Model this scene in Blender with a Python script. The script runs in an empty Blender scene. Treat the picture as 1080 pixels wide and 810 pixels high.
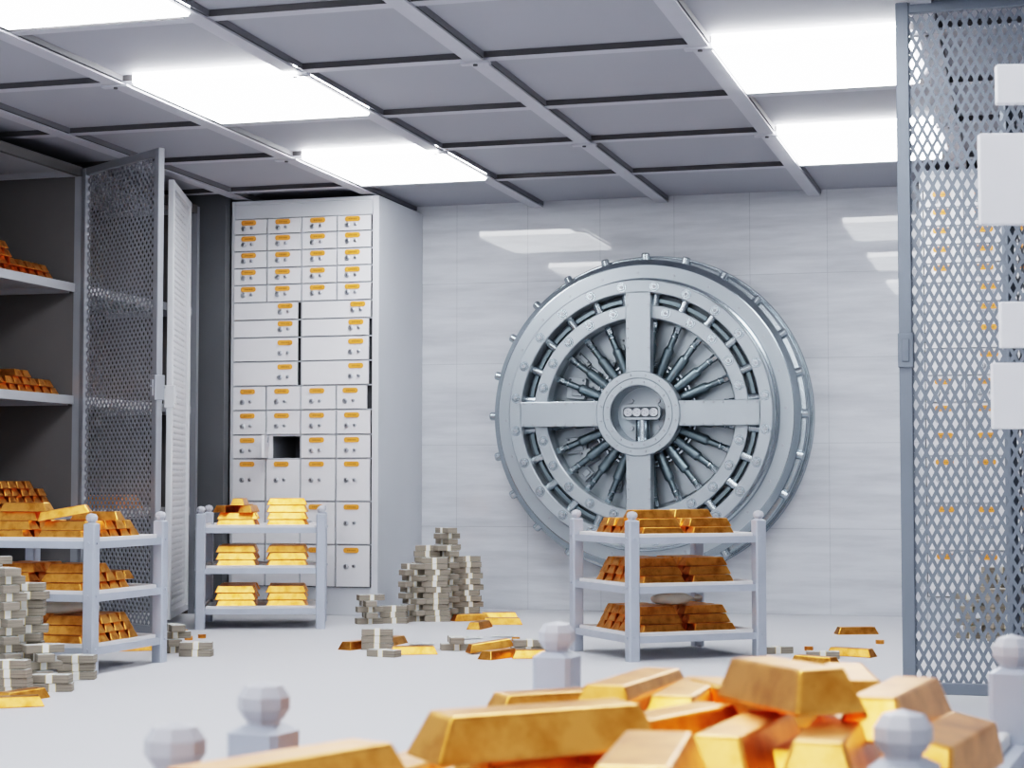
import bpy, bmesh, math, random
from mathutils import Vector, Matrix
random.seed(11)
PI = math.pi
scn = bpy.context.scene
col = scn.collection

# ------------------------------------------------------------------ camera numbers
FPX, YAW, PITCH, EYE = 1947.5, 0.2756, 0.0537, 0.949
CR = Vector((math.cos(YAW), math.sin(YAW), 0))
CF = Vector((-math.sin(YAW) * math.cos(PITCH), math.cos(YAW) * math.cos(PITCH), math.sin(PITCH)))
CU = CR.cross(CF)
CAM = Vector((0, 0, EYE))


def ray(px, py):
    return CF + CR * ((px - 540) / FPX) + CU * ((405 - py) / FPX)


def at_z(px, py, z=0.0):
    r = ray(px, py)
    return CAM + r * ((z - EYE) / r.z)


def at_y(px, py, y):
    r = ray(px, py)
    return CAM + r * (y / r.y)


# ------------------------------------------------------------------ materials
def node_mat(name):
    m = bpy.data.materials.new(name)
    m.use_nodes = True
    nt = m.node_tree
    b = nt.nodes['Principled BSDF']
    return m, nt, b


def paint(name, rgb, rough=0.45, metal=0.0, var=0.08, scale=6.0, bump=0.0, spec=0.5, stretch=(1, 1, 1)):
    m, nt, b = node_mat(name)
    tc = nt.nodes.new('ShaderNodeTexCoord')
    mp = nt.nodes.new('ShaderNodeMapping')
    mp.inputs['Scale'].default_value = stretch
    n = nt.nodes.new('ShaderNodeTexNoise')
    n.inputs['Scale'].default_value = scale
    n.inputs['Detail'].default_value = 5
    mx = nt.nodes.new('ShaderNodeMix')
    mx.data_type = 'RGBA'
    mx.inputs['A'].default_value = (*[c * (1 - var) for c in rgb], 1)
    mx.inputs['B'].default_value = (*[min(1, c * (1 + var)) for c in rgb], 1)
    nt.links.new(tc.outputs['Object'], mp.inputs[0])
    nt.links.new(mp.outputs[0], n.inputs['Vector'])
    nt.links.new(n.outputs['Fac'], mx.inputs['Factor'])
    nt.links.new(mx.outputs['Result'], b.inputs['Base Color'])
    b.inputs['Roughness'].default_value = rough
    b.inputs['Metallic'].default_value = metal
    b.inputs['Specular IOR Level'].default_value = spec
    if bump:
        bp = nt.nodes.new('ShaderNodeBump')
        bp.inputs['Strength'].default_value = bump
        bp.inputs['Distance'].default_value = 0.01
        nt.links.new(n.outputs['Fac'], bp.inputs['Height'])
        nt.links.new(bp.outputs[0], b.inputs['Normal'])
    return m


def gold_mat():
    m, nt, b = node_mat('gold')
    tc = nt.nodes.new('ShaderNodeTexCoord')
    oi = nt.nodes.new('ShaderNodeObjectInfo')
    add = nt.nodes.new('ShaderNodeVectorMath')
    mul = nt.nodes.new('ShaderNodeMath'); mul.operation = 'MULTIPLY'; mul.inputs[1].default_value = 13.0
    nt.links.new(oi.outputs['Random'], mul.inputs[0])
    nt.links.new(tc.outputs['Object'], add.inputs[0])
    nt.links.new(mul.outputs[0], add.inputs[1])
    n = nt.nodes.new('ShaderNodeTexNoise')
    n.inputs['Scale'].default_value = 20
    n.inputs['Detail'].default_value = 8
    n.inputs['Roughness'].default_value = 0.6
    nt.links.new(add.outputs[0], n.inputs['Vector'])
    cr = nt.nodes.new('ShaderNodeValToRGB')
    cr.color_ramp.elements[0].position = 0.30
    cr.color_ramp.elements[0].color = (0.66, 0.225, 0.028, 1)
    cr.color_ramp.elements[1].position = 0.58
    cr.color_ramp.elements[1].color = (0.985, 0.43, 0.105, 1)
    nt.links.new(n.outputs['Fac'], cr.inputs[0])
    nt.links.new(cr.outputs[0], b.inputs['Base Color'])
    rr = nt.nodes.new('ShaderNodeMapRange')
    rr.inputs['From Min'].default_value = 0.3
    rr.inputs['From Max'].default_value = 0.7
    rr.inputs['To Min'].default_value = 0.25
    rr.inputs['To Max'].default_value = 0.33
    nt.links.new(n.outputs['Fac'], rr.inputs['Value'])
    b.inputs['Roughness'].default_value = 0.30
    b.inputs['Metallic'].default_value = 1.0
    return m


def concrete_mat():
    m, nt, b = node_mat('polished_concrete')
    tc = nt.nodes.new('ShaderNodeTexCoord')
    mp = nt.nodes.new('ShaderNodeMapping')
    mp.inputs['Rotation'].default_value = (PI / 2, 0, 0)
    mp.inputs['Location'].default_value = (0.30, 0.0, 0)
    nt.links.new(tc.outputs['Object'], mp.inputs[0])
    br = nt.nodes.new('ShaderNodeTexBrick')
    br.offset = 0.0
    br.inputs['Scale'].default_value = 1.0
    br.inputs['Brick Width'].default_value = 0.565
    br.inputs['Row Height'].default_value = 0.62
    br.inputs['Mortar Size'].default_value = 0.0022
    br.inputs['Mortar Smooth'].default_value = 0.1
    br.inputs['Bias'].default_value = 0
    br.inputs['Color1'].default_value = (0.60, 0.62, 0.66, 1)
    br.inputs['Color2'].default_value = (0.62, 0.64, 0.68, 1)
    br.inputs['Mortar'].default_value = (0.44, 0.46, 0.50, 1)
    nt.links.new(mp.outputs[0], br.inputs['Vector'])
    mp2 = nt.nodes.new('ShaderNodeMapping')
    mp2.inputs['Scale'].default_value = (0.8, 1.0, 7.0)
    nt.links.new(tc.outputs['Object'], mp2.inputs[0])
    n = nt.nodes.new('ShaderNodeTexNoise')
    n.inputs['Scale'].default_value = 1.6
    n.inputs['Detail'].default_value = 8
    n.inputs['Roughness'].default_value = 0.62
    nt.links.new(mp2.outputs[0], n.inputs['Vector'])
    cr = nt.nodes.new('ShaderNodeValToRGB')
    cr.color_ramp.elements[0].position = 0.30
    cr.color_ramp.elements[0].color = (0.70, 0.705, 0.725, 1)
    cr.color_ramp.elements[1].position = 0.62
    cr.color_ramp.elements[1].color = (1.0, 1.0, 1.0, 1)
    nt.links.new(n.outputs['Fac'], cr.inputs[0])
    mx = nt.nodes.new('ShaderNodeMix'); mx.data_type = 'RGBA'; mx.blend_type = 'MULTIPLY'
    mx.inputs['Factor'].default_value = 0.8
    nt.links.new(br.outputs['Color'], mx.inputs['A'])
    nt.links.new(cr.outputs[0], mx.inputs['B'])
    # small pits
    v = nt.nodes.new('ShaderNodeTexNoise')
    v.inputs['Scale'].default_value = 9
    v.inputs['Detail'].default_value = 9
    v.inputs['Roughness'].default_value = 0.75
    nt.links.new(tc.outputs['Object'], v.inputs['Vector'])
    pr = nt.nodes.new('ShaderNodeValToRGB')
    pr.color_ramp.elements[0].position = 0.69
    pr.color_ramp.elements[0].color = (1, 1, 1, 1)
    pr.color_ramp.elements[1].position = 0.74
    pr.color_ramp.elements[1].color = (0.62, 0.63, 0.66, 1)
    nt.links.new(v.outputs['Fac'], pr.inputs[0])
    mx2 = nt.nodes.new('ShaderNodeMix'); mx2.data_type = 'RGBA'; mx2.blend_type = 'MULTIPLY'
    mx2.inputs['Factor'].default_value = 1.0
    nt.links.new(mx.outputs['Result'], mx2.inputs['A'])
    nt.links.new(pr.outputs[0], mx2.inputs['B'])
    nt.links.new(mx2.outputs['Result'], b.inputs['Base Color'])
    b.inputs['Roughness'].default_value = 0.6
    b.inputs['Specular IOR Level'].default_value = 0.2
    b.inputs['Coat Weight'].default_value = 1.0
    b.inputs['Coat Roughness'].default_value = 0.02
    b.inputs['Coat IOR'].default_value = 1.42
    return m


def emit_mat(name, rgb, strength):
    m = bpy.data.materials.new(name)
    m.use_nodes = True
    nt = m.node_tree
    nt.nodes.remove(nt.nodes['Principled BSDF'])
    e = nt.nodes.new('ShaderNodeEmission')
    e.inputs['Color'].default_value = (*rgb, 1)
    e.inputs['Strength'].default_value = strength
    nt.links.new(e.outputs[0], nt.nodes['Material Output'].inputs['Surface'])
    return m


def bill_mat():
    """edges of a stack of notes: fine horizontal layers"""
    m, nt, b = node_mat('banknote_edges')
    tc = nt.nodes.new('ShaderNodeTexCoord')
    mp = nt.nodes.new('ShaderNodeMapping')
    mp.inputs['Scale'].default_value = (3, 3, 420)
    nt.links.new(tc.outputs['Object'], mp.inputs[0])
    n = nt.nodes.new('ShaderNodeTexNoise')
    n.inputs['Scale'].default_value = 1.0
    n.inputs['Detail'].default_value = 3
    nt.links.new(mp.outputs[0], n.inputs['Vector'])
    cr = nt.nodes.new('ShaderNodeValToRGB')
    cr.color_ramp.elements[0].position = 0.3
    cr.color_ramp.elements[0].color = (0.18, 0.152, 0.12, 1)
    cr.color_ramp.elements[1].position = 0.7
    cr.color_ramp.elements[1].color = (0.34, 0.30, 0.25, 1)
    nt.links.new(n.outputs['Fac'], cr.inputs[0])
    nt.links.new(cr.outputs[0], b.inputs['Base Color'])
    b.inputs['Roughness'].default_value = 0.8
    return m


def bill_top_mat():
    """printed face of a note: pale grey green with an oval portrait shade"""
    m, nt, b = node_mat('banknote_face')
    tc = nt.nodes.new('ShaderNodeTexCoord')
    n = nt.nodes.new('ShaderNodeTexNoise')
    n.inputs['Scale'].default_value = 45
    n.inputs['Detail'].default_value = 3
    nt.links.new(tc.outputs['Object'], n.inputs['Vector'])
    cr = nt.nodes.new('ShaderNodeValToRGB')
    cr.color_ramp.elements[0].position = 0.35
    cr.color_ramp.elements[0].color = (0.40, 0.42, 0.40, 1)
    cr.color_ramp.elements[1].position = 0.65
    cr.color_ramp.elements[1].color = (0.66, 0.67, 0.66, 1)
    nt.links.new(n.outputs['Fac'], cr.inputs[0])
    nt.links.new(cr.outputs[0], b.inputs['Base Color'])
    b.inputs['Roughness'].default_value = 0.7
    return m


GOLD = gold_mat()
M_WALL = concrete_mat()
M_FLOOR = paint('floor_coating', (0.565, 0.57, 0.60), 0.6, var=0.04, scale=0.7, spec=0.25)
M_CEIL = paint('ceiling_panel', (0.35, 0.355, 0.395), 0.7, var=0.04, scale=1.5)
M_FLANGE = paint('grid_flange', (0.46, 0.465, 0.51), 0.5)
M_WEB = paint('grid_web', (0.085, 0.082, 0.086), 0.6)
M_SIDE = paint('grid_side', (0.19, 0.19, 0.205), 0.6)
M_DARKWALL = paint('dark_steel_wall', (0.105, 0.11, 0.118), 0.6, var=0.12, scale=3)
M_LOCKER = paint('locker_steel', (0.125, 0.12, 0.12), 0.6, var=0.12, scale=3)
M_SHELFW = paint('shelf_steel', (0.40, 0.41, 0.44), 0.5)
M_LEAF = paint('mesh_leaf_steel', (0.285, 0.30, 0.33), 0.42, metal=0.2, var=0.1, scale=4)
M_LEAF_LIT = paint('mesh_leaf_lit', (0.66, 0.67, 0.70), 0.45, var=0.06, scale=4)  # lit copy of the leaf steel, brightness put into the colour
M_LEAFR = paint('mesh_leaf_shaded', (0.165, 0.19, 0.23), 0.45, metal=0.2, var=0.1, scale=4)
M_RACK = paint('rack_paint', (0.42, 0.455, 0.53), 0.42, metal=0.15, var=0.1, scale=9, bump=0.05)
M_PAN = paint('rack_pan', (0.68, 0.67, 0.68), 0.5, var=0.08, scale=14)
M_BALL = paint('finial_paint', (0.47, 0.48, 0.53), 0.4, var=0.08, scale=20)
M_CAB = paint('cabinet_paint', (0.60, 0.62, 0.66), 0.45, var=0.04, scale=3)
M_CABF = paint('cabinet_frame', (0.44, 0.46, 0.50), 0.45, var=0.04, scale=3)
M_BOXD = paint('box_door_paint', (0.74, 0.74, 0.77), 0.42, var=0.03, scale=5)
M_DARK = paint('shade_inside', (0.035, 0.037, 0.042), 0.7)
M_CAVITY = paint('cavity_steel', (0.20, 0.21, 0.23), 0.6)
M_PLATE = paint('orange_plate', (0.82, 0.33, 0.055), 0.35, var=0.12, scale=30)
M_PLATED = paint('orange_plate_print', (0.48, 0.19, 0.02), 0.5)
M_CHROME = paint('lock_chrome', (0.50, 0.52, 0.56), 0.28, metal=0.9)
M_KEY = paint('keyhole', (0.06, 0.06, 0.07), 0.5)
M_VL = paint('vault_light_steel', (0.36, 0.40, 0.435), 0.36, metal=0.65, var=0.06, scale=5, bump=0.03)
M_VS = paint('vault_bright_steel', (0.42, 0.475, 0.515), 0.26, metal=0.9, var=0.08, scale=5)
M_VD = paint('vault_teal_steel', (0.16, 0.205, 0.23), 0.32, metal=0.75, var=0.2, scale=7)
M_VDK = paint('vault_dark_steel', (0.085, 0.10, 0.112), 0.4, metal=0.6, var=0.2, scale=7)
M_RIVET = paint('rivet_steel', (0.34, 0.36, 0.39), 0.35, metal=0.8)
M_BILL = bill_mat()
M_BILLT = bill_top_mat()
M_BAND = paint('paper_band', (0.80, 0.79, 0.76), 0.7, var=0.03)
M_BANDE = paint('band_edge', (0.74, 0.58, 0.25), 0.6)
M_SACK = paint('canvas', (0.62, 0.58, 0.50), 0.85, var=0.15, scale=12, bump=0.3)
M_LAMP = emit_mat('lamp_diffuser', (0.955, 0.98, 1.0), 15.0)
M_LAMPS = emit_mat('lamp_side_glow', (0.98, 0.99, 1.0), 30)  # strong glow on the lamp sides, added to brighten the ceiling like bloom


# ------------------------------------------------------------------ mesh builder
class MB:
    def __init__(s):
        s.v, s.f, s.m, s.sm = [], [], [], []
        s.M = Matrix.Identity(4)

    def add(s, verts, faces, mi=0, smooth=False):
        o = len(s.v)
        for p in verts:
            s.v.append(tuple(s.M @ Vector(p)))
        for f in faces:
            s.f.append([i + o for i in f]); s.m.append(mi); s.sm.append(smooth)

    def box(s, lo, hi, mi=0):
        (a, b, c), (d, e, f) = lo, hi
        s.add([(a, b, c), (d, b, c), (d, e, c), (a, e, c), (a, b, f), (d, b, f), (d, e, f), (a, e, f)],
              [(0, 3, 2, 1), (4, 5, 6, 7), (0, 1, 5, 4), (1, 2, 6, 5), (2, 3, 7, 6), (3, 0, 4, 7)], mi)

    def prism(s, poly, z0, z1, mi=0, poly2=None):
        """polygon in xy (CCW), extruded from z0 to z1"""
        n = len(poly); q = poly2 or poly
        vs = [(x, y, z0) for x, y in poly] + [(x, y, z1) for x, y in q]
        fs = [list(range(n))[::-1], list(range(n, 2 * n))]
        fs += [(i, (i + 1) % n, n + (i + 1) % n, n + i) for i in range(n)]
        s.add(vs, fs, mi)

    def tube(s, p0, p1, r0, r1=None, seg=12, mi=0, smooth=True, caps=True):
        r1 = r0 if r1 is None else r1
        p0, p1 = Vector(p0), Vector(p1)
        d = (p1 - p0).normalized()
        u = d.orthogonal().normalized(); w = d.cross(u)
        vs = []
        for p, r in ((p0, r0), (p1, r1)):
            for i in range(seg):
                a = 2 * PI * i / seg
                vs.append(p + (u * math.cos(a) + w * math.sin(a)) * r)
        s.add(vs, [(i, (i + 1) % seg, seg + (i + 1) % seg, seg + i) for i in range(seg)], mi, smooth)
        if caps:
            s.add(vs[:seg], [list(range(seg))[::-1]], mi)
            s.add(vs[seg:], [list(range(seg))], mi)

    def lathe(s, prof, seg=96, mi=0, axis='y', smooth=True, closed=False, a0=0.0):
        """profile [(r, h)] turned about an axis; h runs along it"""
        n = len(prof)
        def pt(r, h, a):
            if axis == 'y':
                return (r * math.cos(a), h, r * math.sin(a))
            return (r * math.cos(a), r * math.sin(a), h)
        # every profile segment has its own verts so that edges stay crisp
        rng = range(n if closed else n - 1)
        for k in rng:
            (r0, h0), (r1, h1) = prof[k], prof[(k + 1) % n]
            vs = [pt(r0, h0, a0 + 2 * PI * i / seg) for i in range(seg)] + [pt(r1, h1, a0 + 2 * PI * i / seg) for i in range(seg)]
            fs = []
            for i in range(seg):
                j = (i + 1) % seg
                fs.append((i, j, seg + j, seg + i) if axis != 'y' else (j, i, seg + i, seg + j))
            s.add(vs, fs, mi, smooth)

    def mesh(s, name, mats):
        me = bpy.data.meshes.new(name)
        me.from_pydata(s.v, [], s.f)
        for m in (mats if isinstance(mats, (list, tuple)) else [mats]):
            me.materials.append(m)
        me.polygons.foreach_set('material_index', s.m)
        me.polygons.foreach_set('use_smooth', s.sm)
        me.update()
        return me


def fix_normals(me):
    bm = bmesh.new(); bm.from_mesh(me)
    bmesh.ops.recalc_face_normals(bm, faces=bm.faces[:])
    bm.to_mesh(me); bm.free()
    return me


def link(name, me, parent=None, loc=(0, 0, 0), rot=(0, 0, 0)):
    o = bpy.data.objects.new(name, me)
    col.objects.link(o)
    o.parent = parent
    o.location = loc
    o.rotation_euler = rot
    return o


def obj(name, mb, mats, parent=None, loc=(0, 0, 0), rot=(0, 0, 0), bevel=0.0, seg=1):
    me = fix_normals(mb.mesh(name, mats))
    o = link(name, me, parent, loc, rot)
    if bevel:
        md = o.modifiers.new('bevel', 'BEVEL')
        md.width = bevel; md.segments = seg; md.limit_method = 'ANGLE'; md.angle_limit = 0.6
    return o


def tag(o, label, cat, group=None):
    o['label'] = label
    o['category'] = cat
    if group:
        o['group'] = group
    return o


def root(name, loc, label, cat, rotz=0.0, group=None):
    e = bpy.data.objects.new(name, None)
    e.empty_display_size = 0.1
    col.objects.link(e)
    e.location = loc
    e.rotation_euler = (0, 0, rotz)
    return tag(e, label, cat, group)


def struct(o):
    o['kind'] = 'structure'
    return o


def part(src, parent, loc=None, rot=None, name=None):
    c = src.copy()
    col.objects.link(c)
    c.parent = parent
    if loc is not None:
        c.location = loc
    if rot is not None:
        c.rotation_euler = rot
    return c


ORD = ['first', 'second', 'third', 'fourth', 'fifth', 'sixth', 'seventh', 'eighth', 'ninth', 'tenth', 'eleventh',
       'twelfth', 'thirteenth', 'fourteenth', 'fifteenth', 'sixteenth']

# ------------------------------------------------------------------ room
H = 3.089
XL, XR, Y0, Y1 = -6.72, 1.25, -3.6, 13.49


def simple_box(name, lo, hi, mat):
    mb = MB(); mb.box(lo, hi)
    return obj(name, mb, mat)


struct(simple_box('floor', (XL - .1, Y0 - .1, -.1), (XR + .1, Y1 + .1, 0), M_FLOOR))
struct(simple_box('ceiling', (XL - .1, Y0 - .1, H), (XR + .1, Y1 + .1, H + .1), M_CEIL))
struct(simple_box('wall_back', (XL, Y1, 0), (XR, Y1 + .1, H), M_WALL))
struct(simple_box('wall_front', (XL, Y0 - .1, 0), (XR, Y0, H), M_PAN))
struct(simple_box('wall_left', (XL - .1, Y0, 0), (XL, Y1, H), M_CAB))
struct(simple_box('wall_right', (XR, Y0, 0), (XR + .1, Y1, H), M_CABF))
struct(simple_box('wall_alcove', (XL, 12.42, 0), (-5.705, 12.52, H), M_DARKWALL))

BX = [-6.60, -5.62, -4.63, -3.615, -2.65, -1.52, -0.45, 0.62]          # long beams
CY = [12.23, 11.0, 9.91, 8.69, 7.58, 6.37, 5.26, 4.05, 2.94, 1.73, 0.62, -0.59, -1.70, -2.93]   # cross bars
mb = MB()
for x in BX:
    mb.box((x - .045, Y0, H - .046), (x + .045, Y1, H - .036), 0)
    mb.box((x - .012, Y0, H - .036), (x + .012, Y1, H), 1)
    mb.box((x + .0452, Y0, H - .030), (x + .050, Y1, H - .0005), 2)  # beam side, its shade put into a darker grey
struct(obj('trim_1', mb, [M_FLANGE, M_WEB, M_SIDE]))
mb = MB()
for y in CY:
    mb.box((XL, y - .005, H - .031), (XR, y + .075, H - .026), 0)
    mb.box((XL, y - .009, H - .0309), (XR, y - .0052, H - .0005), 1)  # front face, shade from grazing light put into the dark colour
struct(obj('trim_2', mb, [M_FLANGE, M_WEB]))
mb = MB()
for x in BX:
    for k, y in enumerate(CY):
        if k % 2 == 1:
            mb.box((x - .075, y - .012, H - .058), (x + .075, y + .035, H - .0465), 0)
            mb.tube((x, y + .01, H - .066), (x, y + .01, H - .058), .012, seg=8, mi=1)
struct(obj('trim_3', mb, [M_FLANGE, M_WEB]))

# ceiling light panels
W2, D2, T = 0.455, 0.548, 0.062
mbL = MB()
mbL.box((-W2 + .004, -D2 + .004, 0), (W2 - .004, D2 - .004, .010), 0)
lamp_diff = fix_normals(mbL.mesh('diffuser', [M_LAMP]))
mbF = MB()
mbF.box((-W2, -D2, .0101), (W2, D2, T), 0)
lamp_sides = fix_normals(mbF.mesh('glow_sides', [M_LAMPS]))
sides = {-4.05: 'left', -1.0: 'right'}
where = {11.55: 'nearest the back wall', 9.23: 'second from the back wall', 6.92: 'third from the back wall', 4.6: 'fourth from the back wall', 2.28: 'fifth from the back wall', -0.04: 'sixth from the back wall', -2.38: 'unseen, added to brighten the gold'}  # last row is unseen, added behind the camera to brighten the gold
for x, sd in sides.items():
    for y, wh in where.items():
        r = root('ceiling_light', (x, y - .035, H - T), 'glowing flat ceiling light in the %s row, %s' % (sd, wh), 'ceiling light', group='ceiling lights')
        link('diffuser', lamp_diff, r); link('glow_sides', lamp_sides, r)

# ------------------------------------------------------------------ vault door
VC = Vector((-2.72, Y1, 1.447))


def vring(prof, mi=0, seg=96, mb=None):
    m = mb or MB()
    m.lathe(prof, seg, mi, 'y')
    return m


# all depths below are measured from the wall: h = y - Y1 (negative is toward the room)
vframe = root('vault_door_frame', (VC.x, VC.y, VC.z), 'round stepped steel frame on the concrete wall behind the vault door', 'door frame')
m = MB()
m.lathe([(1.192, -.002), (1.192, -.03), (1.185, -.045), (1.178, -.045), (1.174, -.035), (1.168, -.035), (1.164, -.075), (1.155, -.09), (1.14, -.09), (1.135, -.07), (1.10, -.07), (1.10, -.002)], 128)
obj('frame_ring', m, M_VS, vframe)

vd = root('vault_door', (VC.x, VC.y, VC.z), 'huge round steel vault door with cross bars, bolts and radial rods', 'vault door')
# flange
m = MB()
m.lathe([(0.955, -.385), (1.085, -.385)], 128, 0)
m.lathe([(1.085, -.385), (1.092, -.383), (1.132, -.335), (1.132, -.318)], 128, 1)
m.lathe([(1.132, -.318), (1.085, -.31), (1.085, -.245)], 128, 2)
m.lathe([(1.085, -.245), (1.155, -.24), (1.163, -.232), (1.163, -.20)], 128, 1)
m.lathe([(1.163, -.20), (1.12, -.19), (1.12, -.092), (0.9, -.092)], 128, 2)
fl = obj('door_flange', m, [M_VL, M_VS, M_VD], vd)
m = MB()
for k in range(24):
    a = math.radians(15 * k + 2)
    m.tube((1.03 * math.cos(a), -.391, 1.03 * math.sin(a)), (1.03 * math.cos(a), -.384, 1.03 * math.sin(a)), .010, .011, 8)
obj('rivet', m, M_RIVET, fl)
# bevelled step ring between flange and clamp ring
m = MB()
m.lathe([(0.992, -.386), (0.985, -.42), (0.972, -.425), (0.968, -.45), (0.962, -.45)], 128, 0)
obj('step_ring', m, [M_VS], vd)
# clamp ring (outer bolted ring)
m = MB()
m.lathe([(0.962, -.38), (0.962, -.548), (0.955, -.555), (0.876, -.555), (0.870, -.549), (0.870, -.40)], 128, 0)
obj('clamp_ring', m, M_VL, vd)
# channel behind the pins
m = MB()
m.lathe([(0.87, -.40), (0.70, -.40)], 96, 0)
m.lathe([(0.838, -.40), (0.838, -.455), (0.812, -.455), (0.812, -.40)], 96, 1)
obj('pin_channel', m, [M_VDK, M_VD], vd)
# inner bolted ring
m = MB()
m.lathe([(0.788, -.40), (0.788, -.497), (0.782, -.503), (0.697, -.503), (0.690, -.497), (0.690, -.36)], 128, 0)
obj('inner_ring', m, M_VL, vd)
# chamber wall and back plate
m = MB()
m.lathe([(0.745, -.40), (0.700, -.37), (0.700, -.23)], 96, 0)
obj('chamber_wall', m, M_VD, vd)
m = MB()
m.lathe([(0.702, -.23), (0.0005, -.23)], 96, 0)
bp_ = obj('back_plate', m, M_VL, vd)
# polished sector plates on the right side and grooves
m = MB()
for q0, q1 in ((8, 82), (-82, -8)):
    n = 14
    vs, fs = [], []
    for i in range(n + 1):
        a = math.radians(q0 + (q1 - q0) * i / n)
        for r in (0.33, 0.655):
            for h in (-.262, -.231):
                vs.append((r * math.cos(a), h, r * math.sin(a)))
    for i in range(n):
        b = i * 4; c = b + 4
        fs += [(b, c, c + 2, b + 2), (b + 1, b + 3, c + 3, c + 1), (b + 2, c + 2, c + 3, b + 3), (b, b + 1, c + 1, c)]
    fs += [(0, 2, 3, 1), (n * 4, n * 4 + 1, n * 4 + 3, n * 4 + 2)]
    m.add(vs, fs, 0)
obj('sector_plate', m, M_VL, vd)
# mechanism blocks seen through the left half
rnd = random.Random(5)
for k, (ax, az, w, h, t, rot) in enumerate(((-.52, .20, .14, .16, .06, .1), (-.40, .30, .10, .09, .07, .6), (-.48, .40, .12, .07, .05, .8), (-.36, .16, .09, .12, .05, 0),
                                            (-.27, .34, .06, .13, .05, .3), (-.52, -.22, .15, .12, .06, -.1), (-.42, -.30, .11, .11, .07, -.5), (-.46, -.42, .10, .10, .05, -.8),
                                            (-.30, -.36, .12, .07, .06, -.9), (-.22, -.50, .08, .12, .05, .2), (-.20, .50, .12, .10, .04, -.2), (-.60, .05, .05, .06, .05, 0))):
    m = MB()
    m.M = Matrix.Translation((ax, 0, az)) @ Matrix.Rotation(rot, 4, 'Y')
    m.box((-w / 2, -.232 - t, -h / 2), (w / 2, -.231, h / 2), 0)
    m.box((-w * .2, -.25 - t, -h * .35), (w * .35, -.232 - t, h * .1), 0)
    for sx in (-.35, .35):
        m.tube((sx * w, -.24 - t, h * .38), (sx * w, -.231 - t, h * .38), .009, seg=8, mi=1)
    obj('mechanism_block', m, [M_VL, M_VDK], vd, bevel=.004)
# thin ring linking the rods near the hub
m = MB()
for r0 in (0.355, 0.385):
    m.lathe([(r0 - .006, -.345), (r0 - .006, -.357), (r0 + .006, -.357), (r0 + .006, -.345)], 72, 0, closed=True)
obj('linkage_ring', m, M_VS, vd)
# radial rods
m = MB()
m.tube((.28, -.375, 0), (.50, -.375, 0), .034, .037, 14, 0)
m.tube((.50, -.375, 0), (.52, -.375, 0), .037, .026, 14, 0)
m.tube((.52, -.375, 0), (.655, -.375, 0), .0235, .0235, 12, 0)
m.tube((.36, -.375, 0), (.375, -.375, 0), .040, .040, 14, 0)
m.tube((.635, -.375, 0), (.672, -.375, 0), .026, .026, 6, 1, smooth=False)
m.tube((.60, -.375, 0), (.608, -.375, 0), .028, .028, 14, 1)
m.box((.672, -.395, -.02), (.70, -.355, .02), 0)
rod = fix_normals(m.mesh('radial_rod', [M_VD, M_VS]))
m = MB()
m.tube((.775, -.452, 0), (.885, -.452, 0), .032, .032, 16, 0)
m.tube((.775, -.452, 0), (.80, -.452, 0), .038, .038, 16, 0)
pin = fix_normals(m.mesh('ring_pin', [M_VS]))
m = MB()
m.tube((1.07, -.278, 0), (1.175, -.278, 0), .031, .031, 18, 0)
m.tube((1.175, -.278, 0), (1.184, -.278, 0), .031, .024, 18, 0)
m.tube((1.135, -.278, 0), (1.142, -.278, 0), .033, .033, 18, 0)
lock = fix_normals(m.mesh('locking_bolt', [M_VS]))
m = MB()
m.lathe([(0.0365, 0), (0.034, -.004), (0.027, -.004), (0.025, -.008)], 18, 0, smooth=False)
m.tube((0, 0, 0), (0, -.012, 0), .026, .024, 6, 0, smooth=False)
m.tube((0, -.012, 0), (0, -.026, 0), .013, .011, 10, 1)
bolt = fix_normals(m.mesh('hex_bolt', [M_VS, M_RIVET]))
for k in range(24):
    a = math.radians(7.5 + 15 * k)
    if min(abs((math.degrees(a) % 90) - 0), abs((math.degrees(a) % 90) - 90)) >= 5:
        link('radial_rod', rod, vd, rot=(0, -a, 0))
        link('ring_pin', pin, vd, rot=(0, -a, 0))
    link('hex_bolt', bolt, vd, (.915 * math.cos(a), -.555, .915 * math.sin(a)), (0, -a, 0))
    b = math.radians(15 * k)
    link('locking_bolt', lock, vd, rot=(0, -b, 0))
    if k % 6:
        link('hex_bolt', bolt, vd, (.742 * math.cos(b), -.503, .742 * math.sin(b)), (0, -b + .3, 0))
# cross bars
for rot, nm in ((0, 'cross_bar'), (PI / 2, 'cross_bar')):
    for sgn in (0, PI):
        m = MB()
        m.box((.24, -.56, -.091), (.872, -.44, .091))
        cb = obj('cross_bar', m, M_VL, vd, rot=(0, -(rot + sgn), 0), bevel=.006, seg=2)
        m = MB()
        for px in (.85, .78, .61, .54, .47, .33):
            for pz in (-.076, .076):
                m.tube((px, -.566, pz), (px, -.559, pz), .0075, .009, 8)
        obj('rivet', m, M_RIVET, cb)
# hub
m = MB()
m.lathe([(0.306, -.44), (0.306, -.572), (0.300, -.578), (0.256, -.578), (0.252, -.574), (0.248, -.578), (0.206, -.578), (0.200, -.572)], 96, 0)
m.lathe([(0.200, -.572), (0.200, -.31)], 96, 1)
hub = obj('hub_ring', m, [M_VL, M_VS], vd)
m = MB()
for k in range(16):
    for r in (0.277, 0.226):
        a = math.radians(11.25 + 22.5 * k)
        m.tube((r * math.cos(a), -.584, r * math.sin(a)), (r * math.cos(a), -.577, r * math.sin(a)), .0075, .009, 8)
obj('rivet', m, M_RIVET, hub)
m = MB()
m.lathe([(0.205, -.315), (0.0005, -.315)], 64, 0)
for k in range(4):
    a = math.radians(45 + 90 * k)
    m.tube((.14 * math.cos(a), -.335, .14 * math.sin(a)), (.14 * math.cos(a), -.315, .14 * math.sin(a)), .016, .018, 10, 1)
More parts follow.
